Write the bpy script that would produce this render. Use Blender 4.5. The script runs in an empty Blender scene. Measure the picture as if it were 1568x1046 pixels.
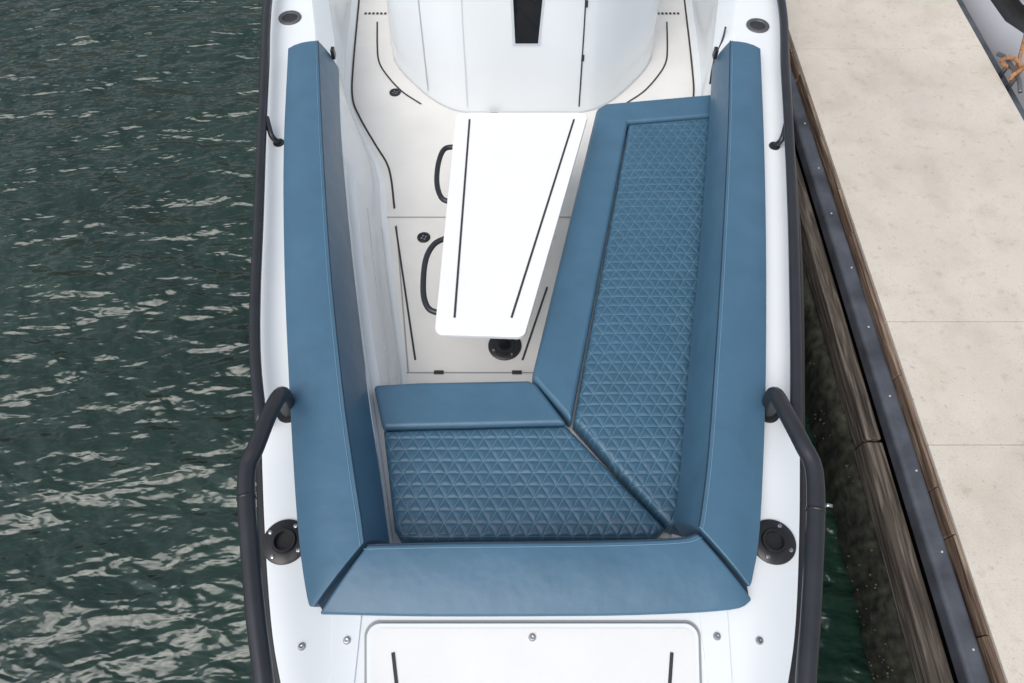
import bpy, bmesh, math, random
from mathutils import Vector, Matrix, noise
random.seed(4)
# boat plan, metres (x athwartships, y along the boat), z added per line
A={}
def S(k,z,txt):
    A[k]=[(int(a.split(',')[0])/1000,int(a.split(',')[1])/1000,z) for a in txt.split()]
S('bl_O',1.07,'-1512,4069 -1376,3105 -1228,2265 -1068,1479 -928,849 -838,540 -806,502')
S('bl_R',1.12,'-1299,4082 -1149,3218 -965,2227 -805,1489 -708,1097 -646,862 -620,752')
S('bl_B',.85,'-1226,4149 -1119,3458 -942,2532 -756,1666 -654,1234 -588,943 -558,817')
S('br_O',1.07,'1679,4069 1522,3105 1372,2265 1218,1479 1075,849 1004,630 980,580')
S('br_R',1.12,'1461,4082 1306,3218 1110,2227 940,1420 868,1097 810,877 790,815')
S('br_B',.85,'1421,4185 1309,3582 1110,2581 907,1628 819,1200 764,959 748,904')
S('bb_O',1.07,'-783,475 -379,467 82,467 517,472 889,492 985,530')
S('bb_R',1.12,'-605,741 -257,749 85,752 427,757 701,768 784,790')
S('sbb',.78,'-737,1668 -500,1684 90,1696 132,1672 285,1442 -664,1417')
S('sbq',.78,'-660,1410 281,1435 729,908 679,864 -441,846 -527,856 -558,902')
S('srb',.78,'105,1715 306,1457 793,3681 1420,3752 1450,3973 655,3871 588,3818')
S('srq',.78,'319,1464 796,3668 1420,3745 1270,2845 1105,2032 950,1261 860,860 741,925')
S('table',.98,'-363,3544 498,3544 64,1842 -404,1858')
S('h1',.93,'-360,3288 -429,3265 -459,3139 -458,2974 -424,2857 -367,2825')
S('h2',.93,'-392,2539 -453,2491 -490,2374 -488,2171 -456,2063 -397,2029')
S('f_line1',.3,'-818,3166 -601,2086')
S('f_line2',.3,'-1382,5826 -1326,4916 -1283,4510 -1192,4266 -1044,3977 -940,3783 -891,3617 -841,3330')
S('f_line3',.3,'234,2643 65,2086')
S('f_seam',.3,'-899,3251 561,3251')
S('f_seam2',.3,'-659,1998 145,1998')
S('f_seam3',.3,'-814,3178 -639,2003')
S('f_con',.3,'-1185,5500 -1150,5163 -1115,4958 -1036,4791 -895,4589 -725,4433')
S('f_fit',.3,'-614,3066 -946,4573 -140,4300 -45,2190')
S('rodh',1.0,'-1591,4505 1743,4414')
S('fair',1.0,'-988,783 1136,783')
S('scr',1.0,'-850,364 -668,386 82,396 832,401 1004,386')
S('dseam',1.0,'-740,468 -690,232 893,484 839,232')
S('rail_l',1.1,'-1726,4566 -1616,3853 -1522,3240 -1412,2562 -1328,2030 -1253,1642 -1158,1296')
S('rail_r',1.1,'1907,4566 1787,3853 1685,3240 1565,2562 1463,2030 1386,1642 1309,1279')
S('post',1.0,'-1448,3241 -1516,3356 1625,3213 1691,3326')
for i in (1,3): A['post'][i]=A['post'][i][:2]+(1.1,)
zz=[1.0,1.12,1.2,1.27,1.3,1.3,1.3,1.3,1.3,1.3]
S('brl',1,'-1078,1402 -1062,1420 -1059,1397 -1065,1266 -1081,1101 -1099,1014 -1079,889 -1017,655 -948,417 -880,209')
S('brr',1,'1235,1402 1215,1420 1208,1394 1210,1251 1231,1110 1252,1006 1221,835 1166,630 1106,417 1043,209')
for k in('brl','brr'): A[k]=[p[:2]+(z,) for p,z in zip(A[k],zz)]
S('rowC',.86,'-1458,4944 -1241,4172 -1132,3508 -1029,2932 -928,2428 -831,1982 -738,1585 -655,1230 -563,820')
S('rowE',.3,'-1393,5826 -1348,4832 -1264,4357 -976,3702 -886,3208 -763,2538 -650,1980 -558,1449 -470,966')

BC=.088
# ---------------------------------------------------------------- materials
def mat(name):
    m=bpy.data.materials.new(name);m.use_nodes=True
    return m,m.node_tree.nodes,m.node_tree.links,m.node_tree.nodes['Principled BSDF']
def simple(name,col,rough=.5,metal=0,bump=0,bscale=200,var=0,vscale=3,spec=.5,coat=0):
    m,N,L,b=mat(name)
    b.inputs['Roughness'].default_value=rough;b.inputs['Metallic'].default_value=metal
    b.inputs['Specular IOR Level'].default_value=spec
    b.inputs['Coat Weight'].default_value=coat;b.inputs['Coat Roughness'].default_value=.08
    g=N.new('ShaderNodeNewGeometry')
    n=N.new('ShaderNodeTexNoise');n.inputs['Scale'].default_value=vscale;n.inputs['Detail'].default_value=6
    L.new(g.outputs['Position'],n.inputs['Vector'])
    r=N.new('ShaderNodeValToRGB')
    r.color_ramp.elements[0].position=.3;r.color_ramp.elements[1].position=.7
    r.color_ramp.elements[0].color=[c*(1-var) for c in col]+[1]
    r.color_ramp.elements[1].color=[min(1,c*(1+var)) for c in col]+[1]
    L.new(n.outputs['Fac'],r.inputs['Fac']);L.new(r.outputs['Color'],b.inputs['Base Color'])
    if bump:
        n2=N.new('ShaderNodeTexNoise');n2.inputs['Scale'].default_value=bscale;n2.inputs['Detail'].default_value=3
        L.new(g.outputs['Position'],n2.inputs['Vector'])
        bp=N.new('ShaderNodeBump');bp.inputs['Strength'].default_value=bump;bp.inputs['Distance'].default_value=.002
        L.new(n2.outputs['Fac'],bp.inputs['Height']);L.new(bp.outputs['Normal'],b.inputs['Normal'])
    return m
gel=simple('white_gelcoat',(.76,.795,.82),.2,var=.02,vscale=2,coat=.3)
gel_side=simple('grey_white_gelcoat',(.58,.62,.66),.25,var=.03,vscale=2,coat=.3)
floorm=simple('nonskid_deck',(.70,.69,.665),.65,bump=.35,bscale=350,var=.035,vscale=4)
nonskid=simple('nonskid_white',(.73,.735,.73),.6,bump=.3,bscale=350,var=.02,vscale=4)
tablem=simple('table_white',(.77,.775,.775),.4,bump=.1,bscale=300,var=.012)
dark=simple('dark_groove',(.03,.03,.033),.7)
blackp=simple('black_plastic',(.018,.018,.02),.35,bump=.1)
railm=simple('dark_rail',(.045,.048,.055),.36,metal=.5,var=.1,vscale=8)
steel=simple('stainless',(.55,.55,.56),.25,metal=1)
seamg=simple('seam_grey',(.30,.31,.32),.6)
seaml=simple('seam_light',(.50,.51,.53),.5)
rubber=simple('grey_rubber',(.055,.062,.078),.65,bump=.5,bscale=60,var=.4,vscale=6)
glass=simple('tinted_glass',(.01,.012,.015),.06)
boltp=simple('bolt_white',(.45,.45,.45),.5)

def vinyl(name,quilt=None,c=(.056,.132,.208)):
    m,N,L,b=mat(name)
    b.inputs['Roughness'].default_value=.38;b.inputs['Specular IOR Level'].default_value=.5
    g=N.new('ShaderNodeNewGeometry')
    n=N.new('ShaderNodeTexNoise');n.inputs['Scale'].default_value=5;n.inputs['Detail'].default_value=5
    L.new(g.outputs['Position'],n.inputs['Vector'])
    r=N.new('ShaderNodeValToRGB');r.color_ramp.elements[0].position=.3;r.color_ramp.elements[1].position=.7
    r.color_ramp.elements[0].color=[x*.93 for x in c]+[1];r.color_ramp.elements[1].color=[x*1.07 for x in c]+[1]
    L.new(n.outputs['Fac'],r.inputs['Fac'])
    v=N.new('ShaderNodeTexVoronoi');v.inputs['Scale'].default_value=380
    L.new(g.outputs['Position'],v.inputs['Vector'])
    bp=N.new('ShaderNodeBump');bp.inputs['Strength'].default_value=.4;bp.inputs['Distance'].default_value=.001
    L.new(v.outputs['Distance'],bp.inputs['Height'])
    n3=N.new('ShaderNodeTexNoise');n3.inputs['Scale'].default_value=7;n3.inputs['Detail'].default_value=2
    L.new(g.outputs['Position'],n3.inputs['Vector'])
    bp2=N.new('ShaderNodeBump');bp2.inputs['Strength'].default_value=.45;bp2.inputs['Distance'].default_value=.014
    L.new(n3.outputs['Fac'],bp2.inputs['Height']);L.new(bp.outputs['Normal'],bp2.inputs['Normal'])
    L.new(bp2.outputs['Normal'],b.inputs['Normal'])
    out=r.outputs['Color']
    if quilt:
        s=quilt;prev=None
        for k in range(3):
            a=math.radians(90+120*k)
            d=N.new('ShaderNodeVectorMath');d.operation='DOT_PRODUCT';d.inputs[1].default_value=(math.cos(a)/s,math.sin(a)/s,0)
            L.new(g.outputs['Position'],d.inputs[0])
            pp=N.new('ShaderNodeMath');pp.operation='PINGPONG';pp.inputs[1].default_value=.5
            L.new(d.outputs['Value'],pp.inputs[0])
            if prev is None: prev=pp.outputs[0]
            else:
                mn=N.new('ShaderNodeMath');mn.operation='MINIMUM'
                L.new(prev,mn.inputs[0]);L.new(pp.outputs[0],mn.inputs[1]);prev=mn.outputs[0]
        # light thread in the seam
        mr=N.new('ShaderNodeMapRange');mr.inputs['From Min'].default_value=.012;mr.inputs['From Max'].default_value=.034
        mr.inputs['To Min'].default_value=.75;mr.inputs['To Max'].default_value=0
        L.new(prev,mr.inputs['Value'])
        mx=N.new('ShaderNodeMix');mx.data_type='RGBA'
        L.new(mr.outputs[0],mx.inputs['Factor']);L.new(out,mx.inputs['A']);mx.inputs['B'].default_value=(.12,.23,.31,1)
        out=mx.outputs['Result']
    L.new(out,b.inputs['Base Color'])
    return m
QS=.062
vin=vinyl('blue_vinyl');vinq=vinyl('blue_quilted_vinyl_shaded',QS,(.038,.102,.165))  # same vinyl on the quilts, their shading painted in as a darker base
thread=simple('thread_light_blue',(.14,.26,.36),.6)
piping=simple('dark_blue_seam',(.012,.03,.055),.6)

def concrete():
    m,N,L,b=mat('dock_concrete');b.inputs['Roughness'].default_value=.85
    g=N.new('ShaderNodeNewGeometry')
    n=N.new('ShaderNodeTexNoise');n.inputs['Scale'].default_value=1.6;n.inputs['Detail'].default_value=9;n.inputs['Roughness'].default_value=.6
    L.new(g.outputs['Position'],n.inputs['Vector'])
    r=N.new('ShaderNodeValToRGB');r.color_ramp.elements[0].position=.3;r.color_ramp.elements[1].position=.7
    r.color_ramp.elements[0].color=(.49,.45,.395,1);r.color_ramp.elements[1].color=(.60,.555,.49,1)
    L.new(n.outputs['Fac'],r.inputs['Fac'])
    prev=r.outputs['Color'];last=None
    for sc_,p0,p1,cc in ((5,.34,.5,(.93,.92,.90)),(16,.30,.42,(.88,.865,.835)),(45,.27,.37,(.80,.78,.74)),(140,.3,.5,(.86,.85,.83))):
        n2=N.new('ShaderNodeTexNoise');n2.inputs['Scale'].default_value=sc_;n2.inputs['Detail'].default_value=5
        L.new(g.outputs['Position'],n2.inputs['Vector'])
        r2=N.new('ShaderNodeValToRGB');r2.color_ramp.elements[0].position=p0;r2.color_ramp.elements[1].position=p1
        r2.color_ramp.elements[0].color=(*cc,1);r2.color_ramp.elements[1].color=(1,1,1,1)
        L.new(n2.outputs['Fac'],r2.inputs['Fac'])
        mx=N.new('ShaderNodeMix');mx.data_type='RGBA';mx.blend_type='MULTIPLY';mx.inputs['Factor'].default_value=1
        L.new(prev,mx.inputs['A']);L.new(r2.outputs['Color'],mx.inputs['B']);prev=mx.outputs['Result'];last=n2
    L.new(prev,b.inputs['Base Color'])
    bp=N.new('ShaderNodeBump');bp.inputs['Strength'].default_value=.4;bp.inputs['Distance'].default_value=.003
    L.new(last.outputs['Fac'],bp.inputs['Height']);L.new(bp.outputs['Normal'],b.inputs['Normal'])
    return m
conc=concrete()
def woodm(name,c1,c2,c3):
    m,N,L,b=mat(name);b.inputs['Roughness'].default_value=.85
    g=N.new('ShaderNodeNewGeometry')
    mp=N.new('ShaderNodeMapping');mp.inputs['Scale'].default_value=(22,1.3,22)
    L.new(g.outputs['Position'],mp.inputs['Vector'])
    n=N.new('ShaderNodeTexNoise');n.inputs['Scale'].default_value=2.2;n.inputs['Detail'].default_value=9;n.inputs['Distortion'].default_value=.6
    L.new(mp.outputs[0],n.inputs['Vector'])
    r=N.new('ShaderNodeValToRGB');e=r.color_ramp.elements
    e[0].position=.3;e[0].color=(*c1,1);e[1].position=.72;e[1].color=(*c3,1)
    k=e.new(.5);k.color=(*c2,1)
    L.new(n.outputs['Fac'],r.inputs['Fac']);L.new(r.outputs['Color'],b.inputs['Base Color'])
    bp=N.new('ShaderNodeBump');bp.inputs['Strength'].default_value=.8;bp.inputs['Distance'].default_value=.008
    L.new(n.outputs['Fac'],bp.inputs['Height']);L.new(bp.outputs['Normal'],b.inputs['Normal'])
    return m
wood=woodm('weathered_wood',(.014,.011,.009),(.062,.049,.039),(.17,.145,.12))
woodr=woodm('brown_edge_wood',(.035,.022,.016),(.14,.09,.062),(.33,.26,.19))
algae=simple('algae_growth',(.022,.024,.015),.8,bump=1,bscale=30,var=.9,vscale=18)
shellm=simple('barnacles',(.06,.06,.045),.8,var=.7,vscale=40)

def waterm():
    m,N,L,b=mat('harbour_water')
    b.inputs['Roughness'].default_value=.16;b.inputs['IOR'].default_value=1.55
    g=N.new('ShaderNodeNewGeometry')
    n0=N.new('ShaderNodeTexNoise');n0.inputs['Scale'].default_value=.6;n0.inputs['Detail'].default_value=6
    L.new(g.outputs['Position'],n0.inputs['Vector'])
    r=N.new('ShaderNodeValToRGB');r.color_ramp.elements[0].position=.35;r.color_ramp.elements[1].position=.65
    r.color_ramp.elements[0].color=(.006,.020,.014,1);r.color_ramp.elements[1].color=(.013,.033,.024,1)
    L.new(n0.outputs['Fac'],r.inputs['Fac']);L.new(r.outputs['Color'],b.inputs['Base Color'])
    prev=None
    for sx,sy,rot,det,dist in ((.8,1.7,25,1,.15),(2.3,5.2,-16,2.5,.12),(6,12,-28,2,.03)):
        mp=N.new('ShaderNodeMapping');mp.inputs['Scale'].default_value=(sx,sy,1);mp.inputs['Rotation'].default_value=(0,0,math.radians(rot))
        L.new(g.outputs['Position'],mp.inputs['Vector'])
        n1=N.new('ShaderNodeTexNoise');n1.inputs['Scale'].default_value=1;n1.inputs['Detail'].default_value=det;n1.inputs['Roughness'].default_value=.45;n1.inputs['Distortion'].default_value=.3
        L.new(mp.outputs[0],n1.inputs['Vector'])
        b1=N.new('ShaderNodeBump');b1.inputs['Strength'].default_value=1;b1.inputs['Distance'].default_value=dist
        L.new(n1.outputs['Fac'],b1.inputs['Height'])
        if prev: L.new(prev.outputs['Normal'],b1.inputs['Normal'])
        prev=b1
    L.new(prev.outputs['Normal'],b.inputs['Normal'])
    return m
water_mat=waterm()

# ---------------------------------------------------------------- helpers
def empty(name,loc=(0,0,0)):
    e=bpy.data.objects.new(name,None);bpy.context.scene.collection.objects.link(e);e.empty_display_size=.1;return e
def mesh(name,vs,fs,m,parent=None,smooth=False,bevel=0,seg=2,ang=35,recalc=True,sharp=None):
    me=bpy.data.meshes.new(name)
    bm=bmesh.new()
    bv=[bm.verts.new(v) for v in vs]
    for f in fs:
        try: bm.faces.new([bv[i] for i in f])
        except ValueError: pass
    if recalc: bmesh.ops.recalc_face_normals(bm,faces=bm.faces)
    bm.to_mesh(me);bm.free()
    for ma in (m if isinstance(m,list) else [m]): me.materials.append(ma)
    if smooth:
        for p in me.polygons:p.use_smooth=True
        if sharp: me.set_sharp_from_angle(angle=math.radians(sharp))
    o=bpy.data.objects.new(name,me);bpy.context.scene.collection.objects.link(o)
    if parent:o.parent=parent
    if bevel:
        b=o.modifiers.new('b','BEVEL');b.width=bevel;b.segments=seg;b.limit_method='ANGLE';b.angle_limit=math.radians(ang)
        if smooth:
            w=o.modifiers.new('w','WEIGHTED_NORMAL');w.keep_sharp=True
    return o
def prism(name,poly,z0,z1,m,parent=None,bevel=.0,seg=3,smooth=True):
    n=len(poly);vs=[(p[0],p[1],z0) for p in poly]+[(p[0],p[1],z1) for p in poly]
    fs=[list(range(n))[::-1],list(range(n,2*n))]+[[i,(i+1)%n,n+(i+1)%n,n+i] for i in range(n)]
    return mesh(name,vs,fs,m,parent,smooth and bevel>0,bevel,seg)
def box(name,x0,x1,y0,y1,z0,z1,m,parent=None,bevel=0,seg=2):
    return prism(name,[(x0,y0),(x1,y0),(x1,y1),(x0,y1)],z0,z1,m,parent,bevel,seg)
def catmull(pts,samp):
    pts=[Vector(p) for p in pts];out=[]
    for i in range(len(pts)-1):
        p0=pts[i-1] if i>0 else pts[0]*2-pts[1];p1=pts[i];p2=pts[i+1]
        p3=pts[i+2] if i+2<len(pts) else pts[-1]*2-pts[-2]
        for k in range(samp):
            t=k/samp
            out.append(.5*((2*p1)+(p2-p0)*t+(2*p0-5*p1+4*p2-p3)*t*t+(-p0+3*p1-3*p2+p3)*t**3))
    out.append(pts[-1]);return out
def tube(name,pts,r,m,parent=None,samp=8,seg=14):
    P_=catmull(pts,samp) if samp>1 else [Vector(p) for p in pts]
    vs=[];fs=[];up=Vector((0,0,1));n=None
    for i,p in enumerate(P_):
        t=(P_[min(i+1,len(P_)-1)]-P_[max(i-1,0)]).normalized()
        if n is None:
            n=t.cross(up)
            if n.length<.05:n=t.cross(Vector((1,0,0)))
            n.normalize()
        n=(n-t*n.dot(t)).normalized();b=t.cross(n)
        for k in range(seg):
            a=2*math.pi*k/seg;vs.append(p+(n*math.cos(a)+b*math.sin(a))*r)
    for i in range(len(P_)-1):
        for k in range(seg):
            fs.append([i*seg+k,i*seg+(k+1)%seg,(i+1)*seg+(k+1)%seg,(i+1)*seg+k])
    fs.append(list(range(seg)));fs.append([(len(P_)-1)*seg+k for k in range(seg)])
    return mesh(name,vs,fs,m,parent,True)
def ribbon(name,pts,w,dz,m,parent=None,samp=1):
    P_=catmull(pts,samp) if samp>1 else [Vector(p) for p in pts]
    vs=[];fs=[]
    for i,p in enumerate(P_):
        t=(P_[min(i+1,len(P_)-1)]-P_[max(i-1,0)]);t.z=0;t.normalize();s=Vector((-t.y,t.x,0))*w/2
        vs+=[p+s+Vector((0,0,dz)),p-s+Vector((0,0,dz))]
    for i in range(len(P_)-1):fs.append([2*i,2*i+1,2*i+3,2*i+2])
    return mesh(name,vs,fs,m,parent)
def ringprof(name,c,prof,m,parent=None,seg=40,sx=1,sy=1):
    vs=[];fs=[]
    for r,z in prof:
        for k in range(seg):
            a=2*math.pi*k/seg;vs.append((c[0]+math.cos(a)*r*sx,c[1]+math.sin(a)*r*sy,c[2]+z))
    for i in range(len(prof)-1):
        for k in range(seg):fs.append([i*seg+k,i*seg+(k+1)%seg,(i+1)*seg+(k+1)%seg,(i+1)*seg+k])
    fs.append([(len(prof)-1)*seg+k for k in range(seg)])
    return mesh(name,vs,fs,m,parent,True,sharp=40)
def mirx(p): return (2*BC-p[0],p[1],p[2])
def roundpoly(poly,r,n=6):
    out=[];N_=len(poly)
    for i in range(N_):
        p=Vector(poly[i][:2]);a=Vector(poly[i-1][:2]);b=Vector(poly[(i+1)%N_][:2])
        da=(a-p).normalized();db=(b-p).normalized()
        ang=da.angle(db);d=r/math.tan(ang/2)
        c=p+(da+db).normalized()*(r/math.sin(ang/2))
        s=p+da*d-c;e=p+db*d-c
        for k in range(n+1):
            t=k/n;v=(s*(1-t)+e*t).normalized()*r
            out.append((c.x+v.x,c.y+v.y))
    return out

# ---------------------------------------------------------------- boat
boat=empty('motorboat')
W=[(9.0,2.05),(7.5,2.06),(6.0,2.01),(4.72,1.89),(3.35,1.66),(2.32,1.49),(1.374,1.293),(.869,1.183),(.463,1.08),(.233,1.0),(-.1,.86),(-.5,.62),(-.8,.38),(-1.0,.16)]
port=[(BC-w,y) for y,w in W]
port=[(v.x,v.y) for v in catmull([(p[0],p[1],0) for p in port],4)]
tip=(BC,-1.09)
outline=port+[tip]+[(2*BC-x,y) for x,y in port[::-1]]
vs=[];fs=[];n=len(outline)
levels=[(1.0,1.0,0),(.93,1.0,0),(.55,.95,0),(.0,.86,.12),(-.35,.55,.35)]
for z,s,bowin in levels:
    for x,y in outline:
        yy=y+bowin*(1 if y<1 else 0)*max(0,(1-y)/2)
        vs.append((BC+(x-BC)*s,yy,z))
for l in range(len(levels)-1):
    for i in range(n):
        fs.append([l*n+i,l*n+(i+1)%n,(l+1)*n+(i+1)%n,(l+1)*n+i])
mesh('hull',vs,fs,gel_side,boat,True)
tube('rub_strake_port',[(x-.012,y,.94) for x,y in port]+[(BC,-1.11,.94)],.035,blackp,boat,samp=1)
tube('rub_strake_starboard',[(2*BC-x+.012,y,.94) for x,y in port]+[(BC,-1.11,.94)],.035,blackp,boat,samp=1)
def Wat(y):
    pts=sorted([(py,BC-px) for px,py in port])
    for a,b in zip(pts,pts[1:]):
        if a[0]<=y<=b[0]:
            t=(y-a[0])/(b[0]-a[0]+1e-9);return a[1]+(b[1]-a[1])*t
    return pts[-1][1] if y>pts[-1][0] else 0
def interp(pts,y):
    pts=sorted([(p[1],p[0]) for p in pts])
    if y<=pts[0][0]: a,b=pts[0],pts[1]
    elif y>=pts[-1][0]: a,b=pts[-2],pts[-1]
    else:
        for a,b in zip(pts,pts[1:]):
            if a[0]<=y<=b[0]:break
    t=(y-a[0])/(b[0]-a[0]+1e-9);return a[1]+(b[1]-a[1])*t
def dense(l): return [tuple(v) for v in catmull(l,6)]
ys=[.70+.1*i for i in range(0,84)]
C_=dense([(-1.70,9.2,.86),(-1.66,7.0,.86),(-1.53,5.6,.86)]+[A['rowC'][i] for i in (1,2,3,4,5,6,7,8)])
E_=dense([(-1.55,9.2,.3),(-1.50,7.0,.3),(-1.41,5.826,.3)]+A['rowE'][1:])
Bi=[(x-.10 if y<4.2 else x-.09,y) for x,y,z in C_]
def lerp(a,b,t): return a+(b-a)*t
def liner(y):
    c=interp(C_,y);e=interp(E_,y);gap=max(.02,e-.03-c-.075)
    w=max(0,min(1,(3.75-y)/.6));w=w*w*(3-2*w)
    led=[(c+.006,.71),(c+.05,.685),(c+.075+gap*.12,.58)]
    out=[]
    for i,(x,z) in enumerate(led):
        t=(i+1)/4
        out.append((lerp(lerp(c,e-.03,t),x,w),lerp(lerp(.86,.33,t),z,w)))
    return c,out,e
for side in (0,1):
    vs=[];fs=[]
    for y in ys:
        c,led,e=liner(y)
        row=[(BC-Wat(y),y,1.0),(interp(Bi,y)-.02,y,1.0),(interp(Bi,y),y,.985),(c,y,.86)]+[(x,y,z) for x,z in led]+[(e-.03,y,.33),(e+.01,y,.299)]
        if side:
            sh=.07*max(0,min(1,(4.3-y)/.5))
            row=[mirx(p) for p in row]
            row=[row[0]]+[(p[0]+sh,p[1],p[2]) for p in row[1:-2]]+row[-2:]
        vs+=row
    k=9
    for i in range(len(ys)-1):
        for j in range(k-1): fs.append([i*k+j,i*k+j+1,(i+1)*k+j+1,(i+1)*k+j])
    mesh('side_deck_'+('starboard' if side else 'port'),vs,fs,gel,boat,True,sharp=28)
for nm,t in (('a',.10),('b',.88)):
    pts=[]
    for i in range(17):
        y=1.6+1.5*i/16;c,led,e=liner(y)
        a=Vector((led[2][0],y,led[2][1]));b=Vector((e-.03,y,.33));pts.append(a*(1-t)+b*t+Vector((.006,0,.006)))
    ribbon('liner_seam_%s'%nm,pts,.006,0,seaml,boat)
fp=[p for p in port if p[1]<.70]
poly=[(BC-Wat(.70),.70)]+fp+[tip]+[(2*BC-x,y) for x,y in fp[::-1]]+[(BC+Wat(.70),.70)]
mesh('foredeck',[(x,y,1.0) for x,y in poly],[list(range(len(poly)))],gel,boat)
xl=interp(Bi,.7)
mesh('bow_bulkhead',[(xl-.1,.70,1.0),(2*BC-xl+.1,.70,1.0),(2*BC-xl+.1,.72,.3),(xl-.1,.72,.3)],[[0,1,2,3]],gel,boat)
fl=[(interp(E_,y),y,.3) for y in ys]
mesh('cockpit_floor',fl+[mirx(p) for p in fl[::-1]],[list(range(2*len(fl)))],floorm,boat)
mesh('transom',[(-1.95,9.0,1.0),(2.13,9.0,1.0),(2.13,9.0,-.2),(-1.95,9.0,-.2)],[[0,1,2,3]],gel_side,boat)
for i,(k,w,s) in enumerate([('f_line1',.013,1),('f_line2',.015,6),('f_line3',.013,1),('f_con',.014,6)]):
    ribbon('floor_groove_%d'%i,A[k],w,.004,dark,boat,s)
    if k in('f_line2','f_con'): ribbon('floor_groove_s%d'%i,[mirx(p) for p in A[k]],w,.004,dark,boat,s)
for i,k in enumerate(['f_seam','f_seam2','f_seam3']):
    ribbon('floor_seam_%d'%i,A[k],.010,.003,seamg,boat)
for x in(-.45,.03): box('floor_hinge',x-.03,x+.03,1.985,2.012,.303,.309,dark,boat,.002)
for i,c in enumerate(A['f_fit'][:3]):
    r=.046
    ringprof('floor_fitting_%d'%i,c,[(r,.0),(r,.006),(r*.85,.009),(r*.62,.009),(r*.55,.002),(.001,.002)],blackp,boat)
    for k in range(4):
        a=k*math.pi/2+.4
        ringprof('fitting_mark_%d_%d'%(i,k),(c[0]+math.cos(a)*r*.35,c[1]+math.sin(a)*r*.35,c[2]+.002),[(.007,0),(.007,.003),(.001,.003)],steel,boat,12)
for sx in (0,1):
    for k in range(6):
        p_=(-1.30+k*.035,5.62,.304)
        if sx:p_=mirx(p_)
        box('step_label_%d'%k,p_[0]-.010,p_[0]+.010,p_[1]-.014,p_[1]+.014,.3035,.305,dark,boat)
rhm=simple('cup_ring',(.16,.16,.17),.4,metal=.6)
for i,c in enumerate(A['rodh']):
    ringprof('cup_holder_%d'%i,c,[(.085,0),(.085,.008),(.078,.012),(.06,.010),(.055,-.0),(.05,.001),(.001,.001)],rhm,boat,sx=.95,sy=.95)
    ringprof('cup_hole_%d'%i,(c[0],c[1],c[2]+.003),[(.052,0),(.05,.001),(.001,.001)],dark,boat)
for i,c in enumerate(A['fair']):
    ringprof('line_port_flange_%d'%i,c,[(.098,0),(.098,.008),(.092,.013),(.055,.016),(.05,.03),(.042,.03),(.038,.004),(.001,.003)],blackp,boat)
    for k in range(4):
        a=k*math.pi/2+math.radians(60)
        ringprof('flange_bolt_%d_%d'%(i,k),(c[0]+math.cos(a)*.077,c[1]+math.sin(a)*.077,c[2]+.014),[(.010,0),(.009,.004),(.001,.006)],steel,boat,16)
for i,c in enumerate(A['scr']):
    ringprof('deck_screw_%d'%i,(c[0],c[1],c[2]+(.0225 if i==2 else .0135 if i in(1,3) else .0055)),[(.012,0),(.011,.004),(.005,.005),(.001,.003)],steel,boat,16)
    ringprof('deck_screw_gasket_%d'%i,(c[0],c[1],c[2]+(.017 if i==2 else .008 if i in (1,3) else 0)),[(.016,0),(.015,.005),(.001,.005)],seamg,boat,16)
x0,y1,x1=-.595,.451,.762
prism('hatch_gasket',roundpoly([(x0-.012,y1+.012),(x1+.012,y1+.012),(x1-.08,-.362),(x0+.08,-.362)],.055),1.0,1.004,seamg,boat)
prism('hatch_lid',roundpoly([(x0,y1),(x1,y1),(x1-.09,-.35),(x0+.09,-.35)],.05),1.004,1.016,gel,boat,.004,2)
prism('hatch_nonskid',roundpoly([(x0+.02,y1-.02),(x1-.02,y1-.02),(x1-.105,-.33),(x0+.105,-.33)],.04),1.016,1.018,nonskid,boat)
ribbon('hatch_groove_l',[(-.476,.34,1.0),(-.453,.232,1.0),(-.40,-.2,1.0)],.014,.0215,dark,boat)
ribbon('hatch_groove_r',[(.639,.34,1.0),(.618,.232,1.0),(.57,-.2,1.0)],.014,.0215,dark,boat)
d=A['dseam']
for i in (0,2):
    a,b=d[i],d[i+1];sgn=1 if i==0 else -1
    prism('deck_step_%d'%i,[(a[0],a[1]+.03),(a[0]+.12*sgn,a[1]+.03),(b[0]+.07*sgn,b[1]-.3),(b[0],b[1]-.3)],1.0,1.008,gel,boat,.003,2)

rl=A['rail_l'];rr=A['rail_r']
tube('side_rail_port',[(-1.86,8.5,1.1),(-1.88,7,1.1),(-1.84,5.8,1.1)]+rl,.028,railm,boat)
tube('side_rail_starboard',[(2.0,8.5,1.1),(2.04,7,1.1),(1.98,5.8,1.1)]+rr,.028,railm,boat)
bl=A['brl'];br=A['brr']
tube('bow_rail_port',bl+[(-.80,-.08,1.3),(-.58,-.45,1.3),(-.25,-.8,1.3),(BC,-.88,1.3)],.036,railm,boat)
tube('bow_rail_starboard',br+[(.97,-.08,1.3),(.75,-.45,1.3),(.42,-.8,1.3),(BC,-.88,1.3)],.036,railm,boat)
p=A['post']
for i in (0,2):
    tube('rail_post_%d'%i,[p[i],((p[i][0]*.6+p[i+1][0]*.4),p[i][1],1.06),p[i+1]],.017,railm,boat)
    ringprof('rail_post_base_%d'%i,p[i],[(.035,0),(.034,.006),(.001,.008)],blackp,boat)
for i,b in enumerate((bl[0],br[0])):
    ringprof('rail_foot_%d'%i,b,[(.055,0),(.054,.008),(.001,.01)],blackp,boat)
for x,y in ((-.62,-.38),(.8,-.38)):
    tube('bow_rail_leg',[(x,y,1.0),(x,y,1.3)],.02,railm,boat,samp=1)
for pts in (bl,br):
    a=Vector(pts[6]);b=Vector(pts[7]);d_=(b-a).normalized()
    tube('rail_collar',[a,a+d_*.012],.0385,blackp,boat,samp=1,seg=20)
tube('rail_pin',[(1.27,.86,1.28),(1.30,.855,1.28)],.008,steel,boat,samp=1)

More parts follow.
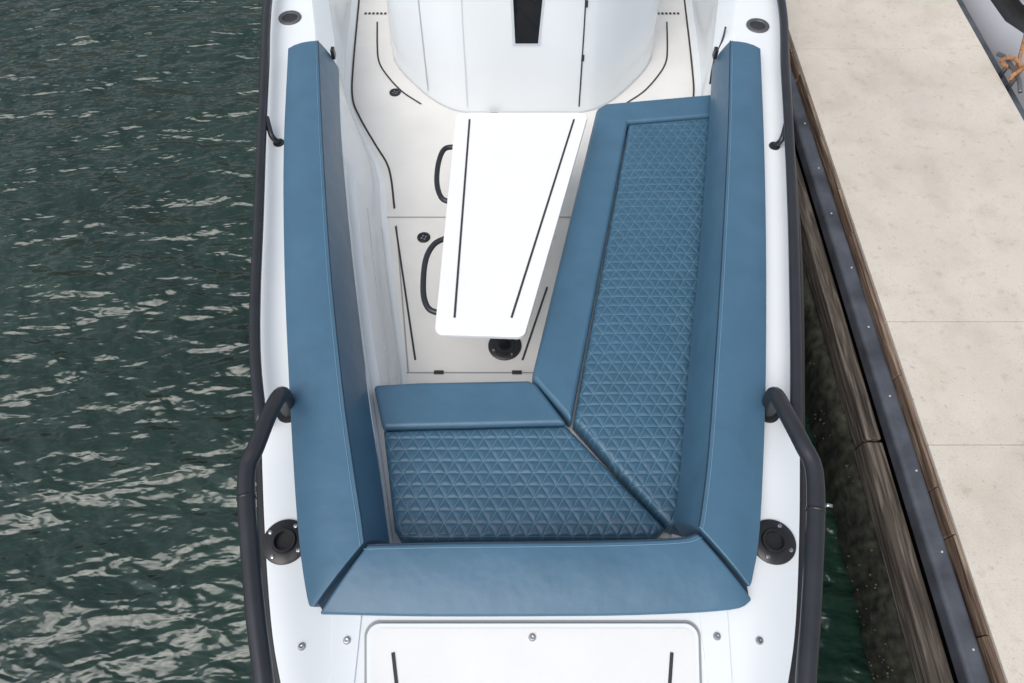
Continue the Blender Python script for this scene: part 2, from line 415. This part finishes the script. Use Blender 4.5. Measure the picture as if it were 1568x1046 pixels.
# console
half=[(0,4.34),(.44,4.34),(.56,4.375),(.72,4.49),(.90,4.70),(1.05,4.93),(1.12,5.2),(1.14,5.7),(1.12,7.2)]
hs_=catmull([(x,y,0) for x,y in half[1:]],4)
half=[(0,4.34),(.22,4.34)]+[(v.x,v.y) for v in hs_]
zl=[(.298,0,1.0),(.36,.0,1.0),(1.0,.05,.975),(1.6,.12,.94),(1.72,.3,.9),(2.15,.75,.8),(2.2,.8,.78)]
vs=[];fs=[]
full=[(-x,y) for x,y in half[::-1]]+half[1:]
n=len(full)
for z,dy,s in zl:
    for x,y in full: vs.append((BC+x*s,y+dy if y<6 else y,z))
for l in range(len(zl)-1):
    for i in range(n-1): fs.append([l*n+i,l*n+i+1,(l+1)*n+i+1,(l+1)*n+i])
    fs.append([l*n+n-1,l*n,(l+1)*n,(l+1)*n+n-1])
fs.append([(len(zl)-1)*n+i for i in range(n)])
o=mesh('console',vs,fs,[gel,glass],boat,True,sharp=28)
for p_ in o.data.polygons:
    if 1.74<p_.center.z<2.14 : p_.material_index=1
def cpt(xb,z,off=.006):
    for a,b in zip(zl,zl[1:]):
        if a[0]<=z<=b[0]: break
    t=(z-a[0])/(b[0]-a[0]);dy=a[1]+(b[1]-a[1])*t;s=a[2]+(b[2]-a[2])*t
    ax=abs(xb)
    for p0,p1 in zip(half,half[1:]):
        if p0[0]<=ax<=p1[0]: break
    u=(ax-p0[0])/(p1[0]-p0[0]+1e-9);y=p0[1]+(p1[1]-p0[1])*u
    nx=(p1[1]-p0[1]);ny=-(p1[0]-p0[0]);l_=math.hypot(nx,ny)
    sg=1 if xb>=0 else -1
    return (BC+xb*s+sg*nx/l_*off,y+dy+ny/l_*off,z)
def cstrip(name,xb0,xb1,z0,z1,w,m,off=.005,n=8):
    vs=[];fs=[]
    for i in range(n+1):
        t=i/n;z=z0+(z1-z0)*t;x=xb0+(xb1-xb0)*t
        vs+=[cpt(x,z,off),cpt(x+w,z,off)]
    for i in range(n):fs.append([2*i,2*i+1,2*i+3,2*i+2])
    mesh(name,vs,fs,m,boat)
def cquad(name,x0,x1,x2,x3,z0,z1,m,off):
    mesh(name,[cpt(x0,z0,off),cpt(x1,z0,off),cpt(x2,z1,off),cpt(x3,z1,off)],[[0,1,2,3]],m,boat)
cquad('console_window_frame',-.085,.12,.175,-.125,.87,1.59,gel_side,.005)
cquad('console_window',-.066,.101,.153,-.105,.89,1.57,glass,.008)
cstrip('console_door_seam',.432,.425,.36,1.58,.010,dark)
cstrip('console_panel_seam',-.76,-.80,.36,1.58,.009,seaml)
cstrip('console_crease',-.44,-.46,.36,1.58,.006,gel_side)
for z in (.75,1.15): cstrip('door_latch_%.2f'%z,.428,.428,z,z+.05,.02,dark,.009,1)
tube('console_base_trim',[cpt(x,.305,.004) for x in [-1.13+2.26*i/40 for i in range(41)]],.006,seaml,boat,samp=1,seg=6)

# seat bases
prism('bow_seat_base',[(-.716,1.66),(.108,1.68),(1.0,1.5),(1.0,.75),(-.62,.75),(-.61,.8)],.3,.64,gel,boat,.015)
sr=A['srb']
prism('starboard_seat_base',[(sr[0][0]+.04,sr[0][1]-.3),(sr[0][0]+.03,sr[0][1]),(sr[6][0]+.03,sr[6][1]-.03),(sr[4][0]+.02,sr[4][1]-.03),(1.0,1.5)],.3,.645,gel,boat,.015)
tube('retaining_strap',[(1.52,4.42,.99),(1.50,4.35,.93),(1.44,4.22,.86),(1.40,4.05,.80)],.007,blackp,boat)

# ---------------------------------------------------------------- upholstery
def bolster(name,O,R,B,parent):
    O_=catmull(O,5);R_=catmull(R,5);B_=catmull(B,5)
    vs=[];fs=[]
    for o_,r_,b_ in zip(O_,R_,B_):
        mid=(o_+r_)/2+Vector((0,0,.016));q1=o_*.75+r_*.25+Vector((0,0,.013));q2=o_*.25+r_*.75+Vector((0,0,.011))
        h1=(r_*.75+b_*.25);h2=(r_+b_)/2;h3=r_*.25+b_*.75
        out=(r_-o_);out.z=0;out.normalize()
        h1+=out*.009;h2+=out*.013;h3+=out*.007
        ob=Vector((o_.x,o_.y,1.001))+out*.015
        bot=Vector((b_.x,b_.y,b_.z-.02))-out*.05
        vs+=[ob,o_,q1,mid,q2,r_,h1,h2,h3,b_,bot]
    k=11
    for i in range(len(O_)-1):
        for j in range(k):fs.append([i*k+j,i*k+(j+1)%k,(i+1)*k+(j+1)%k,(i+1)*k+j])
    fs.append(list(range(k)));fs.append([(len(O_)-1)*k+j for j in range(k)])
    o=mesh(name,vs,fs,vin,parent,True,bevel=.018,seg=5,ang=32)
    tube(name+'_stitch',[r_*.93+o_*.07+Vector((0,0,.0045)) for r_,o_ in zip(R_,O_)],.0018,thread,parent,samp=1,seg=6)
    tube(name+'_seam',[r_+Vector((0,0,-.001)) for r_ in R_],.0032,piping,parent,samp=1,seg=6)
    return o
back=empty('boat_backrest')
bolster('port_bolster',A['bl_O'],A['bl_R'],A['bl_B'],back)
bolster('starboard_bolster',A['br_O'],A['br_R'],A['br_B'],back)
bB=[(x,y+.02,.84) for x,y,z in A['bb_R']]
bolster('bow_bolster',A['bb_O'],A['bb_R'],bB,back)
prism('mitre_gap_shade_port',[(-.66,.80),(-.60,.74),(-.77,.49),(-.80,.53)],1.0,1.05,piping,back)  # dark filler added under both mitres to paint the shade of the gap
prism('mitre_gap_shade_starboard',[(.80,.82),(.78,.76),(.975,.55),(.975,.585)],1.0,1.05,piping,back)
for x in (-1.235,1.405):
    box('bolster_clip',x-.012,x+.012,4.11,4.16,.95,1.02,blackp,back,.004)

def inside_dist(poly,x,y):
    dmin=1e9;n=len(poly)
    for i in range(n):
        ax,ay=poly[i][:2];bx,by=poly[(i+1)%n][:2]
        dx,dy=bx-ax,by-ay;L2=dx*dx+dy*dy
        t=max(0,min(1,((x-ax)*dx+(y-ay)*dy)/L2))
        dmin=min(dmin,math.hypot(x-ax-t*dx,y-ay-t*dy))
    return dmin
def quilted(name,poly,z,parent,skirt=.12,step=.0052,r=.024,amp=.0072):
    area=sum(poly[i][0]*poly[(i+1)%len(poly)][1]-poly[(i+1)%len(poly)][0]*poly[i][1] for i in range(len(poly)))
    if area<0: poly=poly[::-1]
    bm=bmesh.new()
    xs=[p[0] for p in poly];ysx=[p[1] for p in poly]
    x0,x1,y0,y1=min(xs),max(xs),min(ysx),max(ysx)
    nx=int((x1-x0)/step)+2;ny=int((y1-y0)/step)+2
    grid=[[bm.verts.new((x0-step*.37+i*step,y0-step*.37+j*step,0)) for i in range(nx+1)] for j in range(ny+1)]
    for j in range(ny):
        for i in range(nx): bm.faces.new([grid[j][i],grid[j][i+1],grid[j+1][i+1],grid[j+1][i]])
    n=len(poly)
    for i in range(n):
        a=Vector((poly[i][0],poly[i][1],0));b=Vector((poly[(i+1)%n][0],poly[(i+1)%n][1],0))
        d=b-a;nrm=Vector((d.y,-d.x,0)).normalized()
        bmesh.ops.bisect_plane(bm,geom=bm.verts[:]+bm.edges[:]+bm.faces[:],plane_co=a,plane_no=nrm,clear_outer=True,dist=1e-5)
    for v in bm.verts:
        x,y=v.co.x,v.co.y;e=inside_dist(poly,x,y)
        dd=1
        for k in range(3):
            a=math.radians(90+120*k);t=(x*math.cos(a)+y*math.sin(a))/QS
            dd=min(dd,abs(t-round(t))*QS)
        u=min(1,dd/.0155)
        hgt=amp*(1-(1-u)**2)**.6
        fade=min(1,e/.03)
        zz=z-amp+hgt*fade+amp*.9*min(1,e/.15)
        zz+=.005*noise.noise(Vector((x*4,y*4,0)))+.0012*noise.noise(Vector((x*30,y*30,3)))
        if e<r: zz-=r-math.sqrt(max(0,r*r-(r-e)**2))
        v.co.z=zz
    be=[e for e in bm.edges if e.is_boundary]
    ret=bmesh.ops.extrude_edge_only(bm,edges=be)
    for v in ret['geom']:
        if isinstance(v,bmesh.types.BMVert): v.co.z=z-skirt
    bmesh.ops.recalc_face_normals(bm,faces=bm.faces)
    me=bpy.data.meshes.new(name);bm.to_mesh(me);bm.free();me.materials.append(vinq)
    for p in me.polygons:p.use_smooth=True
    o=bpy.data.objects.new(name,me);bpy.context.scene.collection.objects.link(o);o.parent=parent
    return o
def border(name,poly,z,parent):
    return prism(name,poly,z-.125,z+.005,vin,parent,.026,5)
s1=empty('boat_seat');s2=empty('boat_seat')
border('front_border',A['sbb'],.78,s1)
quilted('quilted_pad',A['sbq'],.78,s1)
border('side_border',A['srb'],.78,s2)
quilted('quilted_pad_long',A['srq'],.78,s2)

# ---------------------------------------------------------------- table
tb=empty('boat_table')
prism('table_top',roundpoly(A['table'],.045),.95,.98,tablem,tb,.006,3)
ribbon('table_groove_l',[(-.272,3.476,.98),(-.303,1.959,.98)],.012,.003,dark,tb)
ribbon('table_groove_r',[(.398,3.476,.98),(-.003,1.959,.98)],.012,.003,dark,tb)
for i,k in enumerate(('h1','h2')):
    hp=A[k]
    pts=[(hp[0][0]+.05,hp[0][1],.935)]+[(a,b,.925) for a,b,c in hp]+[(hp[-1][0]+.06,hp[-1][1],.935)]
    tube('grab_handle_%d'%i,pts,.0165,railm,tb)
c1=A['f_fit'][3];c2=(0.0,3.25,.3)
for i,c in enumerate((c1,c2)):
    ringprof('pedestal_flange_%d'%i,c,[(.105,0),(.105,.008),(.098,.014),(.06,.016),(.05,.03),(.001,.03)],blackp,tb)
    tube('pedestal_%d'%i,[(c[0],c[1],.31),(c[0],c[1],.95)],.035,railm,tb,samp=1,seg=24)
    for k in range(4):
        a=k*math.pi/2+math.radians(30)
        ringprof('pedestal_bolt_%d_%d'%(i,k),(c[0]+math.cos(a)*.082,c[1]+math.sin(a)*.082,c[2]+.014),[(.009,0),(.009,.004),(.001,.005)],steel,tb,12)

# ---------------------------------------------------------------- dock
dock=empty('floating_dock')
js=[-12,-8,-5,-1.6,1.34,2.085,4.51,7.2,10,14,20,30]
for i,(a,b) in enumerate(zip(js,js[1:])):
    box('concrete_slab_%d'%i,2.12,3.53,a+.0018,b-.0018,.55,.75,conc,dock,.003)
box('slab_bed',2.125,3.52,-12,30,.5,.744,conc,dock)
box('float_core',2.2,3.45,-12,30,-.5,.5,dark,dock)
y=-10;i=0
while y<28:
    L_=.2+random.random()*.8
    box('edge_timber_%d'%i,2.088+random.uniform(0,.016),2.117,y,y+L_-.003,.60,.742-random.uniform(0,.018),woodr,dock,.005);y+=L_;i+=1
box('rubber_bumper',1.985,2.084,-12,30,.60,.70,rubber,dock,.022,4)
for i in range(90):
    y=-8+i*.42+random.uniform(-.03,.03)
    ringprof('bumper_bolt_%d'%i,(2.03+.02*random.random(),y,.70),[(.006,0),(.005,.003),(.001,.003)],boltp,dock,8)
y=-10;i=0
while y<28:
    L_=1.6+random.random()
    box('waler_%d'%i,1.885+random.uniform(-.012,.012),1.983,y,y+L_-.012,.46,.60-random.uniform(0,.015),wood,dock,.010)
    box('waler_block_%d'%i,1.90,1.99,y+.2,y+.45,.25,.455,wood,dock,.01);y+=L_;i+=1
vs=[];fs=[];ny=900;prof=[(1.99,.455),(1.90,.44),(1.875,.36),(1.87,.25),(1.88,.1),(1.92,-.1)]
for j in range(ny):
    y=-3+j*.012
    for x,z in prof:
        nn=noise.fractal(Vector((x*6,y*5,z*6)),.8,2,5)
        vs.append((x-.028*nn-.02*max(0,noise.noise(Vector((3,y*14,z*12)))),y,z+.015*nn))
k=len(prof)
for j in range(ny-1):
    for i in range(k-1):fs.append([j*k+i,j*k+i+1,(j+1)*k+i+1,(j+1)*k+i])
mesh('algae_timber',vs,fs,algae,dock,True)
bm=bmesh.new()
for i in range(400):
    y=random.uniform(-.5,6);z=random.uniform(.08,.42)
    if noise.noise(Vector((0,y*3,z*3)))<.05: continue
    bmesh.ops.create_icosphere(bm,subdivisions=1,radius=random.uniform(.003,.008),matrix=Matrix.Translation((1.864+random.uniform(-.012,.01),y,z)))
me=bpy.data.meshes.new('barnacles');bm.to_mesh(me);bm.free();me.materials.append(shellm)
o=bpy.data.objects.new('barnacles',me);bpy.context.scene.collection.objects.link(o);o.parent=dock
box('far_bumper',3.535,3.64,-12,30,.5,.70,rubber,dock,.02,4)
cl=empty('dock_cleat')
tube('horn',[(3.56,3.96,.80),(3.57,4.05,.825),(3.575,4.17,.83),(3.57,4.30,.825),(3.56,4.38,.80)],.014,rhm,cl)
for y in (4.1,4.24): tube('leg',[(3.573,y,.70),(3.573,y,.83)],.016,rhm,cl,samp=1)
ropem=simple('rope_tan',(.32,.16,.08),.9,bump=1,bscale=150,var=.5,vscale=60)
pts=[]
for i in range(40):
    a=i*.9;pts.append((3.573+math.cos(a)*(.045+.01*random.random()),4.17+math.sin(a*.5)*.09,.83+math.sin(a)*.035+.01*random.random()))
pts+= [(3.68,4.3,.80),(3.78,4.6,.95)]
tube('mooring_rope',pts,.013,ropem,None,samp=4,seg=8)

mb=empty('moored_boat')
vs=[];fs=[];prof=[(3.78,.05),(3.72,.5),(3.70,.78),(3.74,.80),(3.76,.86),(3.74,.92),(3.80,1.2),(3.9,1.35),(5.5,1.4)]
ysb=[4.0,4.3,4.8,6,9,14]
off=[.9,.35,.08,0,0,.1]
for y,o_ in zip(ysb,off):
    for x,z in prof: vs.append((x+o_,y,z))
k=len(prof)
for i in range(len(ysb)-1):
    for j in range(k-1):fs.append([i*k+j,i*k+j+1,(i+1)*k+j+1,(i+1)*k+j])
o=mesh('hull',vs,fs,[simple('grey_hull',(.45,.46,.5),.3,coat=.3),blackp],mb,True)
for p_ in o.data.polygons:
    if .78<p_.center.z<.92:p_.material_index=1

mesh('water',[(-150,-150,0),(150,-150,0),(150,250,0),(-150,250,0)],[[0,1,2,3]],water_mat)

# ---------------------------------------------------------------- light
w=bpy.data.worlds.new('World');bpy.context.scene.world=w;w.use_nodes=True
N=w.node_tree.nodes;L=w.node_tree.links
EL=56;AZ=-150
sky=N.new('ShaderNodeTexSky');sky.sky_type='NISHITA';sky.sun_disc=False
sky.sun_elevation=math.radians(EL);sky.sun_rotation=math.radians(AZ);sky.dust_density=3;sky.air_density=1.2
hs=N.new('ShaderNodeHueSaturation');hs.inputs['Saturation'].default_value=.5
L.new(sky.outputs[0],hs.inputs['Color']);L.new(hs.outputs[0],N['Background'].inputs['Color'])
N['Background'].inputs['Strength'].default_value=.15
sd=bpy.data.lights.new('sun','SUN');sd.energy=2.15;sd.angle=math.radians(55);sd.color=(1,.97,.93)
so=bpy.data.objects.new('sun',sd);bpy.context.scene.collection.objects.link(so)
el=math.radians(EL);az=math.radians(AZ)
dirv=Vector((math.sin(az)*math.cos(el),math.cos(az)*math.cos(el),math.sin(el)))
so.rotation_euler=dirv.to_track_quat('Z','Y').to_euler()
cam=bpy.data.cameras.new('camera');cam.lens=24;cam.sensor_width=36;cam.clip_end=1000;cam.clip_start=.05
co=bpy.data.objects.new('camera',cam);co.location=(0,0,4);co.rotation_euler=(math.radians(31),0,0)
bpy.context.scene.collection.objects.link(co);bpy.context.scene.camera=co
s=bpy.context.scene;s.view_settings.view_transform='Standard';s.view_settings.look='None';s.view_settings.exposure=0
